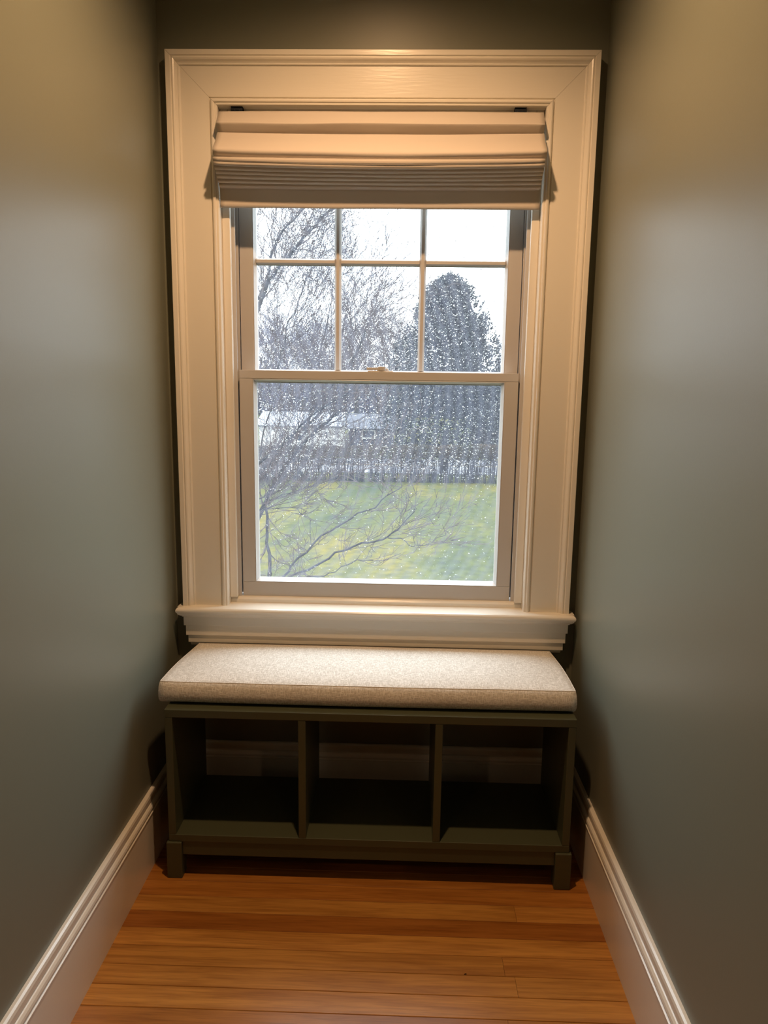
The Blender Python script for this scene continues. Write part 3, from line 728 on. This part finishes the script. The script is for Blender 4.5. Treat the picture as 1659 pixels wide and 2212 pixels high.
# near bare tree outside the window, several stems fanning up to the right
near = thing('window_tree', 'bare multi-stemmed tree with lichen grey branches just outside the window', 'tree', (-3.1, 6.4, GZ))
rg = random.Random(21)
trk = Vector((-3.1, 6.4, GZ))
ST = [ # pixel path, radius (m) at start and end, depth start/end
 ([(500, 1230), (561, 1111), (580, 1071), (596, 1039), (622, 1003), (646, 968), (674, 937), (702, 914), (726, 890), (744, 862), (748, 832), (760, 790), (778, 740), (800, 690)], .034, .010, 6.6, 6.0),
 ([(500, 1110), (559, 1024), (589, 989), (617, 959), (650, 930), (688, 897), (711, 850), (719, 829), (730, 780), (738, 720), (752, 650)], .030, .008, 6.9, 7.4),
 ([(500, 1080), (560, 1000), (606, 965), (640, 928), (665, 905), (700, 880), (752, 846), (800, 825)], .022, .006, 6.4, 5.8),
 ([(650, 945), (665, 930), (667, 902), (674, 874), (688, 839), (700, 800), (692, 745), (715, 665), (722, 600)], .018, .005, 6.7, 7.2),
 ([(540, 1120), (577, 1097), (579, 1156), (581, 1215), (583, 1262)], .012, .020, 5.4, 5.2),
 ([(590, 1275), (608, 1250), (646, 1208), (697, 1158), (758, 1118), (794, 1104), (838, 1071), (868, 1052)], .014, .004, 5.0, 4.4),
 ([(590, 1275), (617, 1250), (688, 1222), (723, 1194), (782, 1177), (829, 1163), (860, 1143), (878, 1121), (897, 1095)], .014, .004, 5.2, 4.4),
 ([(640, 1256), (665, 1246), (700, 1243), (735, 1227), (770, 1212), (806, 1210)], .007, .003, 5.0, 4.8),
 ([(829, 1163), (862, 1166), (880, 1177), (897, 1181), (930, 1172), (963, 1156)], .005, .0025, 4.6, 4.4),
 ([(622, 1003), (639, 991), (693, 992), (735, 999), (777, 1001)], .007, .003, 6.2, 5.8),
 ([(480, 800), (540, 700), (575, 620), (601, 577), (650, 520), (672, 495), (700, 470), (726, 446)], .026, .012, 5.8, 5.4),
 ([(560, 650), (585, 556), (598, 520), (610, 500), (630, 478), (656, 450)], .015, .008, 5.9, 5.6),
 ([(500, 780), (560, 650), (578, 612), (601, 580), (640, 555)], .013, .005, 6.2, 6.0),
 ([(600, 800), (611, 750), (623, 696), (640, 674), (644, 645), (660, 610), (669, 582)], .012, .005, 6.5, 6.8),
 ([(735, 800), (740, 778), (761, 717), (757, 692), (749, 651), (740, 623)], .009, .004, 6.6, 6.8),
 ([(757, 692), (783, 660), (804, 614)], .006, .003, 6.7, 6.9), ([(761, 717), (816, 672), (835, 640)], .006, .003, 6.7, 6.9),
 ([(560, 1000), (570, 930), (590, 860), (620, 800), (650, 740)], .012, .004, 7.2, 7.6),
 ([(540, 900), (560, 850), (585, 800), (600, 740), (590, 690)], .010, .004, 6.9, 7.2),
 ([(560, 1080), (600, 1040), (650, 1010), (720, 1000)], .008, .003, 6.1, 5.8),
 ([(561, 1100), (610, 1068), (640, 1062), (700, 1040), (760, 1022)], .008, .003, 6.0, 5.6),
 ([(577, 1097), (640, 1100), (670, 1125), (672, 1180)], .005, .0025, 5.6, 5.4),
]
twb = bmesh.new()
for px, r0, r1, ya, yb in ST:
    pts = [at(u, v, ya + (yb - ya) * i / (len(px) - 1) + rg.uniform(-.04, .04)) for i, (u, v) in enumerate(px)]
    fine = []
    for i in range(len(pts) - 1):
        for q in range(3):
            t = q / 3; fine.append(pts[i].lerp(pts[i + 1], t) + Vector((rg.gauss(0, .009), rg.gauss(0, .02), rg.gauss(0, .009))))
    fine.append(pts[-1]); n = len(fine)
    if r0 >= 0.02:  # thick stems run down to the trunk foot
        foot = [trk.lerp(fine[0], t) + Vector((-.25 * math.sin(math.pi * t), 0, 0)) for t in (0, .25, .5, .75)]
        fine = foot + fine; n = len(fine)
    rad = [r0 + (r1 - r0) * i / (n - 1) for i in range(n)]
    bm = bmesh.new(); tube(bm, fine, rad, 7); obj('branch', bm, M_bark, near, smooth=True)
    low = px[0][1] > 1150 and px[-1][1] > 1040
    for i in range(5 if r0 >= .02 else 1, n):
        for q in range(3 if not low else 2):
            if rg.random() < (.42 if not low else (.5 if i > n * .55 else .15)):
                d = (fine[i] - fine[i - 1]).normalized(); dd = (d + Vector((rg.gauss(0, .55), rg.gauss(0, .55), rg.gauss(0, .45)))).normalized()
                grow(twb, fine[i], dd, rg.uniform(.25, .6) * (1 if not low else .7), max(.0028, rad[i] * .40), 3 if not low else 2, rg, .55, .05, 3, 3, .0022)
# loose twigs continuing outside the drawn stems so the crown fills the left panes
for i in range(120):
    u = rg.uniform(520, 760); v = rg.uniform(460, 930)
    if u > 690 and v < 600: continue
    p = at(u, v, rg.uniform(5.8, 7.6)); grow(twb, p, Vector((rg.uniform(.1, .8), rg.gauss(0, .3), 1)).normalized(), rg.uniform(.35, .7), .0036, 3, rg, .55, .05, 3, 3, .0018)
o = obj('twigs', twb, M_twig, near); o['kind'] = 'stuff'

# a dark crumb on the floorboards
p = at(1005, 2106, -0.62); d_ = (at(1005, 2106, 0) - CAM); p = CAM + d_ * (-CAM.z / d_.z)
bm = bmesh.new(); tube(bm, [Vector((p.x - .0025, p.y, .0012)), Vector((p.x + .0005, p.y + .0005, .002)), Vector((p.x + .003, p.y + .002, .0012))], [.0006, .0012, .0005], 5)
tag(obj('crumb', bm, M_sub), 'tiny dark crumb lying on the floorboards in front of the bench', 'crumb')
